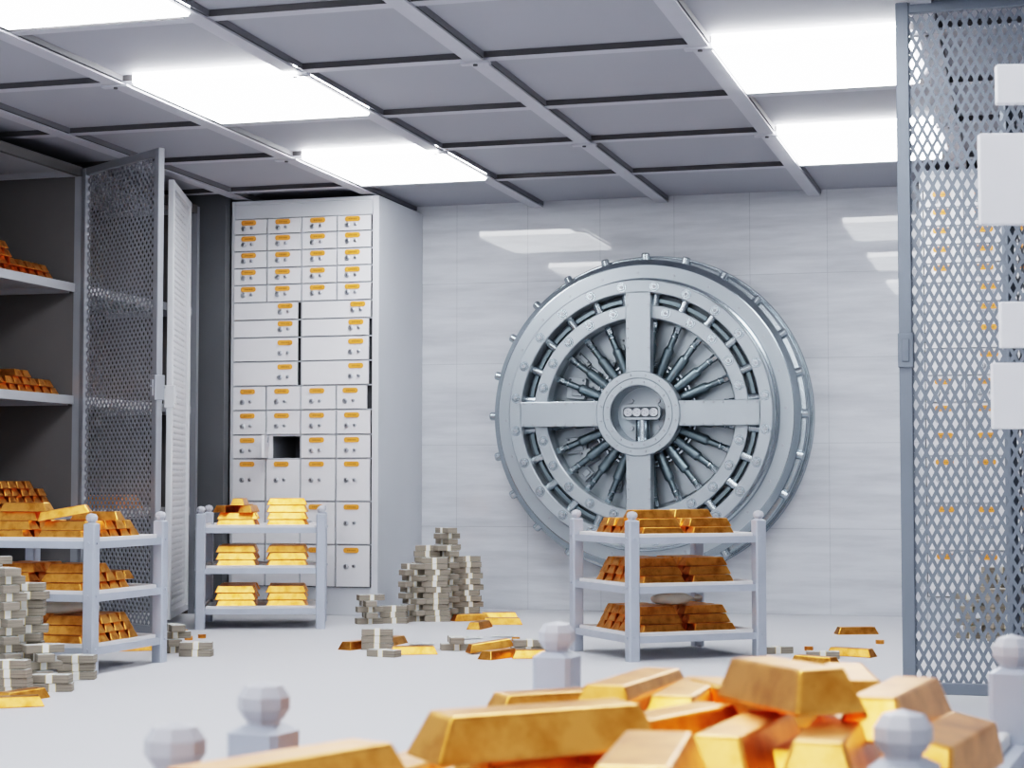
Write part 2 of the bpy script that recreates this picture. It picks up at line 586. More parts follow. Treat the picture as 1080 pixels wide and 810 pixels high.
obj('hub_plate', m, [M_VL, M_RIVET], vd)
m = MB()
m.tube((0, -.40, -.20), (0, -.40, -.03), .052, .050, 24, 0)
obj('pedestal', m, M_VS, vd)
# dial panel


def rrect(w, h, r, n=6):
    pts = []
    for cx, cz, a0 in ((w / 2 - r, h / 2 - r, 0), (-w / 2 + r, h / 2 - r, 90), (-w / 2 + r, -h / 2 + r, 180), (w / 2 - r, -h / 2 + r, 270)):
        for i in range(n + 1):
            a = math.radians(a0 + 90 * i / n)
            pts.append((cx + r * math.cos(a), cz + r * math.sin(a)))
    return pts


m = MB()
o_, i_ = rrect(.285, .105, .034), rrect(.258, .076, .024)
n = len(o_)
vs = [(x, -.475, z) for x, z in o_] + [(x, -.475, z) for x, z in i_] + [(x, -.42, z) for x, z in o_] + [(x, -.455, z) for x, z in i_]
fs = []
for i in range(n):
    j = (i + 1) % n
    fs += [(i, j, n + j, n + i), (i, 2 * n + i, 2 * n + j, j), (n + i, n + j, 3 * n + j, 3 * n + i)]
fs.append(list(range(2 * n, 3 * n))[::-1])
m.add(vs, fs)
m.add(vs, [list(range(3 * n, 4 * n))], 1)
dp = obj('dial_panel', m, [M_VL, M_VDK], vd, loc=(0, 0, .012))
for k in range(4):
    m = MB()
    cx = -.093 + .062 * k
    m.M = Matrix.Translation((cx, 0, 0))
    m.lathe([(.0305, -.455), (.0305, -.474), (.025, -.474), (.0235, -.464), (.0005, -.464)], 24, 0)
    for q in range(3):
        a = q * 2.1 + k
        m.tube((.012 * math.cos(a), -.470, .012 * math.sin(a)), (.012 * math.cos(a), -.464, .012 * math.sin(a)), .006, seg=6, mi=1)
    obj('dial', m, [M_CHROME, M_RIVET], dp)

# ------------------------------------------------------------------ deposit box cabinets
ZROW = [2.894, 2.776, 2.652, 2.527, 2.402, 2.273, 2.143, 2.014, 1.837, 1.659, 1.481, 1.302, 1.128, 0.818, 0.508, 0.202]
XC4 = [0.0, 0.2685, 0.540, 0.816, 1.082]          # column edges
CW = 1.135


def build_plate():
    m = MB()
    p = [(x, z) for x, z in rrect(.116, .037, .016, 5)]
    n = len(p)
    vs = [(x, -.006, z) for x, z in p] + [(x, 0, z) for x, z in p]
    m.add(vs, [list(range(n))] + [(i, n + i, n + (i + 1) % n, (i + 1) % n) for i in range(n)], 0)
    x = -.030
    for w in (.010, .012, .008, .014, .009):
        m.box((x, -.0068, -.006), (x + w, -.006, .004), 1)
        x += w + .003
    return fix_normals(m.mesh('label_plate', [M_PLATE, M_PLATED]))


def build_lock(r):
    m = MB()
    m.lathe([(r, 0), (r, -.008), (r * .72, -.010), (r * .66, -.006), (r * .5, -.006), (r * .46, -.013), (.0005, -.013)], 16, 0)
    m.box((-.0018, -.0138, -r * .36), (.0018, -.013, r * .36), 1)
    return fix_normals(m.mesh('key_lock', [M_CHROME, M_KEY]))


PLATE, LOCK_A, LOCK_B = build_plate(), build_lock(.0185), build_lock(.0125)
_door_cache = {}


def door_mesh(w, h):
    k = (round(w, 4), round(h, 4))
    if k not in _door_cache:
        m = MB(); m.box((0, -.012, 0), (w, .006, h))
        _door_cache[k] = fix_normals(m.mesh('box_door', [M_BOXD]))
    return _door_cache[k]


def deposit_cabinet(name, loc, label, open_cell=True):
    r = root(name, loc, label, 'deposit box cabinet')
    D = Y1 - loc[1] - .002
    m = MB()
    # side walls, top, back, base, header
    x0, x1 = -.022, CW
    m.box((x0, 0, 0), (x0 + .022, D, 3.03)); m.box((XC4[-1] + .002, 0, 0), (x1, D, 3.03))
    m.box((x0 + .022, 0, 3.0), (XC4[-1] + .002, D, 3.03)); m.box((x0 + .022, 0, ZROW[0]), (XC4[-1] + .002, .04, 3.0))
    m.box((x0 + .022, 0.012, 0), (XC4[-1] + .002, .05, ZROW[-1]))
    body = obj('cabinet_body', m, M_CAB, r, bevel=.004)
    # lattice of dividers, and a dark sheet painted as the shade behind the doors
    m = MB()
    for z in ZROW[1:-1]:
        m.box((0, .006, z - .004), (XC4[-1], .03, z + .004))
    for i, x in enumerate(XC4[1:-1]):
        wdt = .007 if i == 1 else .005
        m.box((x - wdt, .001, ZROW[-1]), (x + wdt, .03, ZROW[0] if i == 1 else ZROW[5]))if i == 1 else None
        if i != 1:
            m.box((x - wdt, .001, ZROW[5]), (x + wdt, .03, ZROW[0]))
            m.box((x - wdt, .001, ZROW[-1]), (x + wdt, .03, ZROW[9]))
    obj('divider_grid', m, M_CABF, body)
    m = MB()
    zc0, zc1, xc0, xc1 = ZROW[12], ZROW[11], XC4[1], XC4[2]
    if open_cell:
        m.box((0, .031, ZROW[-1]), (XC4[-1], .04, zc0)); m.box((0, .031, zc1), (XC4[-1], .04, ZROW[0]))
        m.box((0, .031, zc0), (xc0, .04, zc1)); m.box((xc1, .031, zc0), (XC4[-1], .04, zc1))
    else:
        m.box((0, .031, ZROW[-1]), (XC4[-1], .04, ZROW[0]))
    obj('shade_sheet', m, M_DARK, body)
    if open_cell:
        m = MB()
        d = .45
        a, b, c, e = xc0 + .045, xc1 - .012, zc0 + .006, zc1 - .010
        m.add([(a, .02, c), (b, .02, c), (b, .02, e), (a, .02, e), (a, d, c), (b, d, c), (b, d, e), (a, d, e)],
              [(0, 1, 5, 4), (1, 2, 6, 5), (2, 3, 7, 6), (3, 0, 4, 7), (4, 5, 6, 7)], 0)
        m.box((xc0 + .006, .008, c - .004), (a, .03, e + .006), 1)
        m.box((b, .008, c - .004), (xc1 - .007, .03, e + .006), 1)
        m.box((a, .008, e), (b, .03, e + .006), 1)
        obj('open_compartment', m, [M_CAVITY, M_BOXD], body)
    for ri in range(15):
        z0, z1 = ZROW[ri + 1] + .006, ZROW[ri] - .006
        h = z1 - z0
        wide = 5 <= ri <= 8
        cells = [(XC4[0], XC4[2]), (XC4[2], XC4[4])] if wide else [(XC4[i], XC4[i + 1]) for i in range(4)]
        for ci, (a, b) in enumerate(cells):
            a += .007; b -= .008
            gap = 0.0
            if wide and not (ri == 5 and ci == 1):
                gap = .022 if ci == 0 else .014
            if ri == 9 and ci == 3:
                gap = .026
            w = b - a - gap
            if open_cell and ri == 11 and ci == 1:
                # this one stands open, swung round to the left
                d = link('box_door', door_mesh(w, h), r, (a + .006, -.004, z0), (0, 0, -math.radians(74)))
                m = MB(); m.lathe([(.02, .007), (.02, .0), (.012, 0), (.012, .007)], 14, 0, smooth=False)
                obj('latch_ring', m, M_CHROME, d, (.08, .006, h * .8))
                continue
            d = link('box_door', door_mesh(w, h), r, (a, 0, z0))
            px = w - .095 if wide else w / 2 - .012
            pz = h - .024 if h < .14 else h - .034
            link('label_plate', PLATE, d, (px, -.012, pz))
            lz = pz - (.043 if h < .14 else .076 if h < .25 else .116)
            link('key_lock', LOCK_A, d, (px - .040, -.012, lz))
            link('key_lock', LOCK_B, d, (px + .022, -.012, lz + .003))
    return r


deposit_cabinet('deposit_box_cabinet', (-5.668, 12.5, 0), 'tall white deposit box cabinet with orange plates left of the vault door')
deposit_cabinet('deposit_box_cabinet', (-0.692, 12.5, 0), 'tall white deposit box cabinet seen through the mesh on the right', False)

# deposit cabinet on the right whose opened doors reach into the picture
r = root('deposit_box_cabinet', (.13, 4.55, 0), 'deposit box cabinet at the right edge with four white doors hanging open', 'deposit box cabinet')
m = MB()
m.box((0, 0, 0), (.9, 1.0, 2.6))
cb = obj('cabinet_body', m, M_CAB, r, bevel=.004)
for k, (px, y_t, y_b) in enumerate(((1049, 72, 113), (1030, 145, 240), (1053, 320, 368), (1044, 384, 453))):
    P = at_y(px, y_t, 5.0); Q = at_y(px, y_b, 5.0)
    hx = .128
    hgt = P.z - Q.z
    wdt = math.hypot(hx - P.x, .05)
    m = MB()
    m.box((-wdt, -.030, 0), (0, 0, hgt))
    m.box((-wdt * .9, -.0, hgt * .08), (-.02, .012, hgt * .92))
    m.tube((-.012, .004, 0), (-.012, .004, hgt), .008, seg=10)
    obj('open_box_door', m, M_BOXD, r, (hx - .13, 5.0 + .03 - 4.55, Q.z), (0, 0, math.radians(13)), bevel=.004)

# ------------------------------------------------------------------ mesh leaves and lockers
PXM, PZM = .0415, .083


def lattice(w, h, s=.61, PXM=.0415, PZM=.083, mat=None):
    m = MB()
    nx, nz = int(math.ceil(w / PXM)), int(math.ceil(h / PZM))
    def clampv(x, z):
        return (min(max(x, 0), w), 0, min(max(z, 0), h))
    for j in range(-1, 2 * nz + 1):
        for i in range(-1, nx + 1):
            cx = (i + (.5 if j % 2 else 0)) * PXM + PXM / 2
            cz = j * PZM / 2 + PZM / 2
            if cx - PXM / 2 >= w - 1e-6 or cx + PXM / 2 <= 1e-6 or cz - PZM / 2 >= h - 1e-6 or cz + PZM / 2 <= 1e-6:
                continue
            if not (0 <= cx <= w and 0 <= cz <= h):
                continue
            o = [(cx + PXM / 2, cz), (cx, cz + PZM / 2), (cx - PXM / 2, cz), (cx, cz - PZM / 2)]
            q = [(cx + (x - cx) * s, cz + (z - cz) * s) for x, z in o]
            vs = [clampv(*p) for p in o] + [clampv(*p) for p in q]
            m.add(vs, [(a, (a + 1) % 4, 4 + (a + 1) % 4, 4 + a) for a in range(4)], 0)
    me = m.mesh('mesh_panel', [mat or M_LEAF])
    bm = bmesh.new(); bm.from_mesh(me)
    bmesh.ops.remove_doubles(bm, verts=bm.verts[:], dist=1e-5)
    bmesh.ops.dissolve_degenerate(bm, edges=bm.edges[:], dist=1e-6)
    bm.to_mesh(me); bm.free()
    return me


LEAF_W, LEAF_Z0, LEAF_Z1 = 1.0, .045, 2.98
LATT = lattice(LEAF_W - .08, LEAF_Z1 - LEAF_Z0 - .08)
LATT_R = lattice(LEAF_W - .08, 3.055 - LEAF_Z0 - .08, mat=M_LEAFR)
LATT_LIT = lattice(LEAF_W - .08, LEAF_Z1 - LEAF_Z0 - .08, mat=M_LEAF_LIT)
LATT_L = lattice(LEAF_W - .08, LEAF_Z1 - LEAF_Z0 - .08, .60, .049, .053)


def leaf(parent, hinge, ang, LEAF_Z1=2.98, LATT=LATT, M_LEAF=M_LEAF):
    """a leaf hinged at local (0,0); width runs along local +x"""
    m = MB()
    m.box((0, -.02, LEAF_Z0), (.055, .02, LEAF_Z1)); m.box((LEAF_W - .057, -.02, LEAF_Z0), (LEAF_W, .02, LEAF_Z1))
    m.box((.055, -.018, LEAF_Z0), (LEAF_W - .057, .018, LEAF_Z0 + .05)); m.box((.055, -.018, LEAF_Z1 - .05), (LEAF_W - .057, .018, LEAF_Z1))
    m.tube((-.012, 0, LEAF_Z0 + .3), (-.012, 0, LEAF_Z0 + .45), .012, seg=8); m.tube((-.012, 0, LEAF_Z1 - .45), (-.012, 0, LEAF_Z1 - .3), .012, seg=8)
    d = obj('mesh_door', m, M_LEAF, parent, hinge, (0, 0, ang), bevel=.004)
    p = link('mesh_panel', LATT, d, (.04, 0, LEAF_Z0 + .04))
    md = p.modifiers.new('thick', 'SOLIDIFY'); md.thickness = .002; md.offset = 0
    m = MB()
    m.box((LEAF_W - .062, -.034, 1.45), (LEAF_W + .004, .034, 1.60))
    m.box((LEAF_W - .045, -.042, 1.475), (LEAF_W - .012, .042, 1.575))
    m.tube((LEAF_W - .03, -.05, 1.53), (LEAF_W - .03, .05, 1.53), .010, seg=10)
    obj('latch_box', m, M_LEAF, d, bevel=.004)
    return d


SHZ = [0.775, 1.51, 2.235]


def locker(loc, length, label, sgn):
    """shelving locker, open side at local x = 0, going back to x = sgn*depth, from local y 0 to length"""
    r = root('mesh_locker', loc, label, 'locker')
    dp = .74
    def bx(m, x0, x1, y0, y1, z0, z1, mi=0):
        a, b = sorted((x0 * sgn, x1 * sgn))
        m.box((a, y0, z0), (b, y1, z1), mi)
    for y in (0, length - .03):
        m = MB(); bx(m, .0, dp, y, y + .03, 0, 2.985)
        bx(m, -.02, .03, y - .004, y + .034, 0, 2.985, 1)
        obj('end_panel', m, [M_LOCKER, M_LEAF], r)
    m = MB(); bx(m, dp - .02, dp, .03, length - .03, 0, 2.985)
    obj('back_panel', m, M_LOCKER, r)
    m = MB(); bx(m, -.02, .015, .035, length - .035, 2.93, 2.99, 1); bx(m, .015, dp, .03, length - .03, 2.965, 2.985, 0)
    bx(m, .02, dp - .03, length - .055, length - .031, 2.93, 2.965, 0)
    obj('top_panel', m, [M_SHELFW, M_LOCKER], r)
    for z in SHZ:
        m = MB()
        bx(m, .03, dp - .02, .03, length - .03, z - .022, z)
        bx(m, .02, .034, .03, length - .03, z - .055, z + .002)
        bx(m, .06, dp - .03, length - .05, length - .031, z - .06, z - .022)
        obj('shelf', m, M_SHELFW, r, bevel=.002)
    return r


XF = -5.92
LB = [6.70, 8.70, 10.685, 12.41]
bayA = locker((XF, LB[1] + .005, 0), LB[2] - LB[1] - .01, 'dark steel mesh locker of gold bars at the far left edge', -1)
leaf(bayA, (.03, LB[2] - LB[1] - .03, 0), math.radians(-34), 2.98, LATT_L)
bayB = locker((XF, LB[2] + .005, 0), LB[3] - LB[2] - .02, 'dark steel locker behind the front one, its narrow mesh door ajar', -1)
dB = leaf(bayB, (.06, 12.13 - LB[2], 0), math.radians(-71), 2.98, LATT_LIT, M_LEAF_LIT)

XRF = 0.48
bayC = locker((XRF, 8.20, 0), 1.6, 'steel mesh locker on the right, its lattice door swung across', 1)
leaf(bayC, (-.04, -.02, 0), math.radians(180), 3.055, LATT_R, M_LEAFR)
bayD = locker((XRF, 9.82, 0), 1.0, 'second mesh locker on the right, its door half hidden behind the lattice', 1)
leaf(bayD, (-.04, .86, 0), math.radians(235), 2.98, LATT, M_LEAFR)

# ------------------------------------------------------------------ gold bars
BL, BW, BH = .270, .094, .046


def bar_mesh(tl=.226, tw=.062):
    bm = bmesh.new()
    vs = [(-BL / 2, -BW / 2, 0), (BL / 2, -BW / 2, 0), (BL / 2, BW / 2, 0), (-BL / 2, BW / 2, 0), (-tl / 2, -tw / 2, BH), (tl / 2, -tw / 2, BH), (tl / 2, tw / 2, BH), (-tl / 2, tw / 2, BH)]
    vv = [bm.verts.new(v) for v in vs]
    for f in ((0, 3, 2, 1), (4, 5, 6, 7), (0, 1, 5, 4), (1, 2, 6, 5), (2, 3, 7, 6), (3, 0, 4, 7)):
        bm.faces.new([vv[i] for i in f])
    bmesh.ops.bevel(bm, geom=bm.edges[:] + bm.verts[:], offset=.0042, segments=2, affect='EDGES', profile=.6)
    me = bpy.data.meshes.new('gold_bar')
    bm.to_mesh(me); bm.free()
    me.materials.append(GOLD)
    for p in me.polygons:
        p.use_smooth = p.area < 2.5e-4 * .4
    return me


BAR = bar_mesh()
BL, BW = .262, .079
BARH = bar_mesh(.220, .050)
BL, BW = .270, .094


def bar(loc, rotz, label, group='gold bars', tilt=(0, 0)):
    o = link('gold_bar', BAR, None, loc, (tilt[0], tilt[1], rotz))
    return tag(o, label, 'gold bar', group)


# ------------------------------------------------------------------ racks
def octo(h, c):
    return [(h, -h + c), (h, h - c), (h - c, h), (-h + c, h), (-h, h - c), (-h, -h + c), (-h + c, -h), (h - c, -h)]


_rack_parts = {}


def rack_parts(L, W, ztop, shz):
    key = (L, W, ztop)
    if key in _rack_parts:
        return _rack_parts[key]
    ph = .0315
    m = MB()
    m.prism(octo(ph, .007), 0, ztop, 0)
    m.prism(octo(ph, .007), ztop, ztop + .008, 0, octo(ph - .012, .006))
    for z in shz:
        for a, b in (((ph, 0), (ph + .006, 0)), ((-ph - .006, 0), (-ph, 0)), ((0, ph), (0, ph + .006)), ((0, -ph - .006), (0, -ph))):
            m.tube((a[0], a[1], z - .012), (b[0], b[1], z - .012), .008, seg=8, mi=0)
    post = fix_normals(m.mesh('post', [M_RACK]))
    m = MB()
    z = 0.0
    m.lathe([(.018, -.002), (.019, .004), (.0225, .007), (.029, .017), (.029, .030), (.021, .042), (.0005, .047)], 8, 0, 'z', smooth=False, a0=PI / 8)
    ball = fix_normals(m.mesh('ball_finial', [M_BALL]))
    m = MB()
    t = ph
    # front/back/side angle rails
    m.box((t, -.022, -.040), (L - t, .004, -.004)); m.box((t, W - .004, -.040), (L - t, W + .022, -.004))
    m.box((-.022, t, -.040), (.004, W - t, -.004)); m.box((L - .004, t, -.040), (L + .022, W - t, -.004))
    frame = fix_normals(m.mesh('shelf_frame', [M_RACK]))
    m = MB()
    e = .036
    m.box((e, .006, -.012), (L - e, W - .006, 0)); m.box((.006, e, -.0121), (e, W - e, -.0001)); m.box((L - e, e, -.0121), (L - .006, W - e, -.0001))
    rim = .022
    m.box((e, .0, -.014), (L - e, rim, .014)); m.box((e, W - rim, -.014), (L - e, W, .014))
    m.box((0, e, -.014), (rim, W - e, .014)); m.box((L - rim, e, -.014), (L, W - e, .014))
    pan = fix_normals(m.mesh('shelf_pan', [M_PAN]))
    _rack_parts[key] = (post, ball, frame, pan)
    return _rack_parts[key]


def rack(loc, ang, label, L=.78, W=.70, ztop=.745, shz=(.137, .400, .664)):
    r = root('storage_rack', (loc[0], loc[1], 0), label, 'rack', ang, 'low steel racks')
    post, ball, frame, pan = rack_parts(L, W, ztop, shz)
    for x, y in ((0, 0), (L, 0), (L, W), (0, W)):
        p = link('post', post, r, (x, y, 0))
        link('ball_finial', ball, p, (0, 0, ztop + .008))
    for z in shz:
        f = link('shelf_frame', frame, r, (0, 0, z))
        q = link('shelf_pan', pan, f)
        md = q.modifiers.new('bevel', 'BEVEL'); md.width = .004; md.segments = 2; md.limit_method = 'ANGLE'
    return r


def on_rack(origin, ang, x, y):
    c, s = math.cos(ang), math.sin(ang)
    return (origin[0] + c * x - s * y, origin[1] + s * x + c * y)


LEVEL = {0: 'bottom', 1: 'middle', 2: 'top'}
LAYER = ['lowest layer', 'second layer', 'third layer', 'fourth layer', 'fifth layer']


def pile(origin, ang, cx, cy, z, counts, names, rndseed=1, pitch=.0965, start=None, along=0.0, jit=1.0, skip=(), grp='gold bars'):
    """layered rows of bars: long axis along local x (+along), rows step along local y"""
    rr = random.Random(rndseed)
    y_first = cy
    out = []
    for k, n in enumerate(counts):
        off = (start[k] if start else k * .5) * pitch
        for i in range(n):
            if (k, i) in skip:
                continue
            lx = cx + rr.uniform(-.006, .006) * jit
            ly = y_first + off + i * pitch + rr.uniform(-.002, .002)
            p = on_rack(origin, ang, lx, ly)
            lab = names(k, i, n)
            out.append(bar((p[0], p[1], z + k * (BH + .0006)), ang + along + rr.uniform(-.012, .012), lab, grp))
    return out


SHZ_R = (.137, .400, .664)
# right rack, before the vault door
O_R, A_R = (-2.076, 9.70), math.radians(39)
rack(O_R, A_R, 'pale blue steel rack of gold bars in front of the vault door')


def rack_names(rackname, level, stack):
    def f(k, i, n):
        pos = 'front' if i == 0 else '%s from front' % ORD[i]
        return 'gold bar, %s, %s row, %s stack, %s shelf, %s' % (LAYER[k].replace(' layer', ' tier'), pos, stack, level, rackname)
    return f


def fill_rack(O, A, rn, plan, seed):
    for lv, stacks in plan.items():
        for (st, cx, cy, counts, start) in stacks:
            pile(O, A, cx, cy, SHZ_R[lv] + .0006, counts, rack_names(rn, LEVEL[lv], st), seed + lv * 10 + int(cx * 100), start=start, grp='gold bars on the racks')


fill_rack(O_R, A_R, 'vault rack', {
    2: [('left', .225, .105, (6, 5, 1), (0, .5, 1.5)), ('right', .535, .105, (6, 5), None)],
    1: [('left', .225, .105, (6, 5, 4), None), ('right', .535, .105, (6, 5, 4), None)],
    0: [('left', .225, .105, (6, 5, 4), None), ('right', .535, .105, (6, 5, 4), None)]}, 3)
# middle rack, before the deposit boxes
O_M, A_M = (-5.236, 11.061), math.radians(20.9)
rack(O_M, A_M, 'pale blue steel rack of shining gold bars before the deposit boxes')
fill_rack(O_M, A_M, 'deposit rack', {
    2: [('left', .225, .11, (5, 4), None), ('right', .555, .11, (5, 5, 4), (0, .1, .6))],
    1: [('left', .225, .11, (5, 5, 4), (0, .1, .6)), ('right', .555, .11, (5, 5, 4), (0, .1, .5))],
    0: [('left', .225, .11, (5, 5, 5), (0, .1, .2)), ('right', .555, .11, (5, 5, 4), (0, .1, .2))]}, 5)
# left rack, near the lockers
O_L, A_L = (-5.298, 8.325), math.radians(-2.2)
rack(O_L, A_L, 'pale blue steel rack of gold bars by the left mesh locker')
fill_rack(O_L, A_L, 'left rack', {
    2: [('left', .225, .11, (5, 4, 2), None), ('right', .56, .105, (6, 5), None)],
    1: [('left', .225, .11, (5, 4, 3), None), ('right', .56, .105, (5, 5, 2), (0, .5, 1))],
    0: [('left', .225, .11, (5, 4, 3), None), ('right', .56, .105, (6, 5, 4), None)]}, 7)


def loose(O, A, x, y, z, yaw, label, tilt=(0, 0)):
    p = on_rack(O, A, x, y)
    return bar((p[0], p[1], z), A + yaw, label, 'gold bars on the racks', tilt)


zt = SHZ_R[2] + .0006
loose(O_R, A_R, .53, .34, zt + 2 * (BH + .0006), .15, 'gold bar lying alone on top of the pile on the vault rack')
loose(O_M, A_M, .165, .21, zt + 2 * (BH + .0006), 1.15, 'gold bar crosswise atop the left stack on the deposit rack, the left one')
loose(O_M, A_M, .30, .20, zt + 2 * (BH + .0006), 1.42, 'gold bar crosswise atop the left stack on the deposit rack, the right one', (.0, .0))
loose(O_M, A_M, .24, .20, zt + 3 * (BH + .0006), 1.5, 'dark gold bar balanced highest on the left stack of the deposit rack')
loose(O_M, A_M, .55, .22, zt + 3 * (BH + .0006), .05, 'gold bar alone on top of the right stack of the deposit rack')
loose(O_L, A_L, .28, .20, zt + 3 * (BH + .0006), .05, 'shining gold bar lying level on top of the left rack pile')
loose(O_L, A_L, .53, .16, zt + 2 * (BH + .0006) + .02, .35, 'shining gold bar tilted up at the corner of the left rack', (0, -.17))
loose(O_L, A_L, .60, .36, zt + 2 * (BH + .0006), .10, 'gold bar set on top of the rows behind the left rack post')

# ------------------------------------------------------------------ bars on the locker shelves
for lv, (z, counts, start, y0, nm) in enumerate(((SHZ[0], (9, 8, 7, 5), (0, .5, 1, 1.5), 9.68, 'lower'), (SHZ[1], (9, 8, 2), (0, .5, 3.6), 9.72, 'middle'), (SHZ[2], (8, 7, 3, 2), (0, .5, 0, .5), 9.74, 'upper'))):
    def nmf(k, i, n, nm=nm):
        return 'gold bar on the %s shelf of the left locker, %s tier, %s from far end' % (nm, ORD[k], ORD[n - 1 - i])
    pile((XF - .02, y0, 0), 0.0, -.19, 0, z + .002, counts, nmf, 40 + lv, pitch=.0985, start=start, along=.03, grp='gold bars in the left locker')
    pass
for k, (y, z) in enumerate(((11.35, 0), (11.45, 0), (11.55, 0), (11.65, 0), (11.40, 1), (11.50, 1), (11.60, 1))):
    bar((XF - .19, y, SHZ[0] + .002 + z * (BH + .0006)), .03, 'gold bar on the second left locker shelf behind mesh, %s tier, %s along' % (ORD[z], ORD[k if z == 0 else k - 4]), 'gold bars in the second left locker')

# ------------------------------------------------------------------ money bundles
NL, NW, NH = .178, .078, .0375


def bundle_meshes():
    bm = bmesh.new()
    bmesh.ops.create_cube(bm, size=1)
    bmesh.ops.scale(bm, verts=bm.verts[:], vec=(NL, NW, NH))
    bmesh.ops.translate(bm, verts=bm.verts[:], vec=(0, 0, NH / 2))
    es = [e for e in bm.edges]
    bmesh.ops.bevel(bm, geom=es, offset=.0018, segments=1, affect='EDGES')
    me = bpy.data.meshes.new('banknote_bundle')
    bm.to_mesh(me); bm.free()
    me.materials.append(M_BILL); me.materials.append(M_BILLT)
    for p in me.polygons:
        p.material_index = 1 if abs(p.normal.z) > .9 else 0
    m = MB()
    w, e = .0135, .0006
    def sleeve(x0, x1, t, mi):
        y0, y1, z0, z1 = -NW / 2 - t, NW / 2 + t, .0002, NH + t
        vs = [(x, y, z) for x in (x0, x1) for y, z in ((y0, z0), (y1, z0), (y1, z1), (y0, z1))]
        m.add(vs, [(0, 1, 5, 4), (1, 2, 6, 5), (2, 3, 7, 6), (3, 0, 4, 7)], mi)
    sleeve(-w, w, .0008, 0)
    sleeve(-w - .003, -w, .0007, 1); sleeve(w, w + .003, .0007, 1)
    return me, fix_normals(m.mesh('paper_band', [M_BAND, M_BANDE]))


BUND, BAND = bundle_meshes()
BUND1, BAND1 = None, None


def bundle(x, y, z, rotz, label, group):
    o = link('banknote_bundle', BUND, None, (x, y, z), (0, 0, rotz))
    tag(o, label, 'banknotes', group)
    link('paper_band', BAND, o)
    return o


def money_stack(base, n, rot, desc, group, seed, cross=True, jit=.008, z0=0.0, first=0, jx=None):
    rr = random.Random(seed)
    for k in range(n):
        r_ = rot + rr.uniform(-.10, .10) + (PI / 2 if (cross and (k // 1) % 2) else 0)
        x = base[0] + rr.uniform(-jit, jit); y = base[1] + rr.uniform(-jit, jit)
        if n == 1:
            lab = 'single banknote bundle %s' % desc
        elif k == n - 1:
            lab = 'topmost banknote bundle of the stack %s' % desc
        elif k == 0:
            lab = 'bottom banknote bundle of the stack %s' % desc
        else:
            lab = '%s banknote bundle up in the stack %s' % (ORD[k], desc)
        bundle(x, y, z0 + k * (NH + .0022), r_, lab, group)


G1 = 'banknote bundles stacked by the back wall'
RB = YAW                                   # bundles here lie roughly square to the lens
money_stack((-4.135, 12.12), 10, RB + .75, 'closest to the deposit cabinet side', G1, 1, jit=.012)
money_stack((-3.985, 12.17), 11, RB + .02, 'foremost in the big pile', G1, 2, cross=False, jit=.014)
money_stack((-3.975, 12.40), 13, RB + .5, 'hidden deep in the big pile', G1, 3, jit=.012)
money_stack((-3.86, 12.53), 11, RB + .03, 'at the right end of the big pile', G1, 4, cross=False, jit=.014)
money_stack((-4.12, 12.36), 13, RB + .05, 'at the rear left of the big pile', G1, 5, cross=False, jit=.014)
money_stack((-4.04, 12.56), 16, RB + .6, 'tallest in the pile by the wall', G1, 6, jit=.010)
G2 = 'small banknote stacks on the floor'
money_stack((-4.345, 11.83), 5, RB + .35, 'of five by the cabinet foot', G2, 7, jit=.012)
money_stack((-4.205, 11.93), 3, RB - .05, 'of three between the cabinet and big pile', G2, 8, cross=False)
money_stack((-3.635, 10.03), 3, RB - .04, 'of three in the open floor', G2, 9, cross=False, jit=.004)
money_stack((-3.45, 9.62), 1, RB - .5, 'lying flat before the stack of three', G2, 10)
money_stack((-3.19, 10.10), 2, RB + .15, 'of two in the middle of the floor', G2, 11, cross=True)
G3 = 'banknote bundles by the left rack'
p = at_z(5, 724); money_stack((p.x, p.y), 14, RB + .7, 'leftmost and tallest by the left rack', G3, 20, jit=.012)
p = at_z(27, 720); money_stack((p.x, p.y), 12, RB + .08, 'tall against the left rack shelves', G3, 21, cross=False, jit=.016)
p = at_z(43, 724); money_stack((p.x, p.y), 5, RB + .5, 'of five beside the tall left ones', G3, 22, jit=.010)
p = at_z(54, 729); money_stack((p.x, p.y), 2, RB + .03, 'of two in front of the left rack', G3, 23, cross=False)
p = at_z(81, 716); money_stack((p.x, p.y), 3, RB + .03, 'of three at the left rack post', G3, 24, cross=False)
p = at_z(9, 733); money_stack((p.x, p.y), 4, RB - .02, 'of four at the bottom left corner', G3, 25, cross=False, jit=.010)
p = at_z(-9, 716); money_stack((p.x, p.y), 15, RB + .3, 'cut off by the left edge', G3, 26, jit=.010)
G4 = 'banknote bundles beside the mesh door foot'
p = at_z(182, 688); money_stack((p.x, p.y), 4, RB + .4, 'of four behind the left rack post', G4, 30, jit=.010)
p = at_z(208, 692); money_stack((p.x, p.y), 2, RB + .05, 'of two near the deposit rack', G4, 31, cross=False, jit=.006)
G5 = 'banknote bundles behind the right mesh'
for k, (bx_, by_, n, ds) in enumerate(((-.40, 11.75, 7, 'left behind the right mesh'), (-.24, 11.80, 11, 'tall behind the right mesh'), (-.09, 11.72, 11, 'second behind the right mesh'), (-.20, 11.55, 8, 'front behind the right mesh'))):
    money_stack((bx_, by_), n, .15 + .5 * (k % 2), ds, G5, 40 + k, cross=(k % 2 == 0), jit=.010)
G6 = 'banknote bundles on the right floor'
p = at_z(819, 689); money_stack((p.x, p.y), 1, RB + .2, 'right of the vault rack', G6, 50)
p = at_z(868, 694); money_stack((p.x, p.y), 1, RB - .1, 'between the fallen bars on the right', G6, 51)
p = at_z(557, 689); money_stack((p.x, p.y), 2, RB + .1, 'by the fallen bars left of vault rack', G6, 52, cross=False)

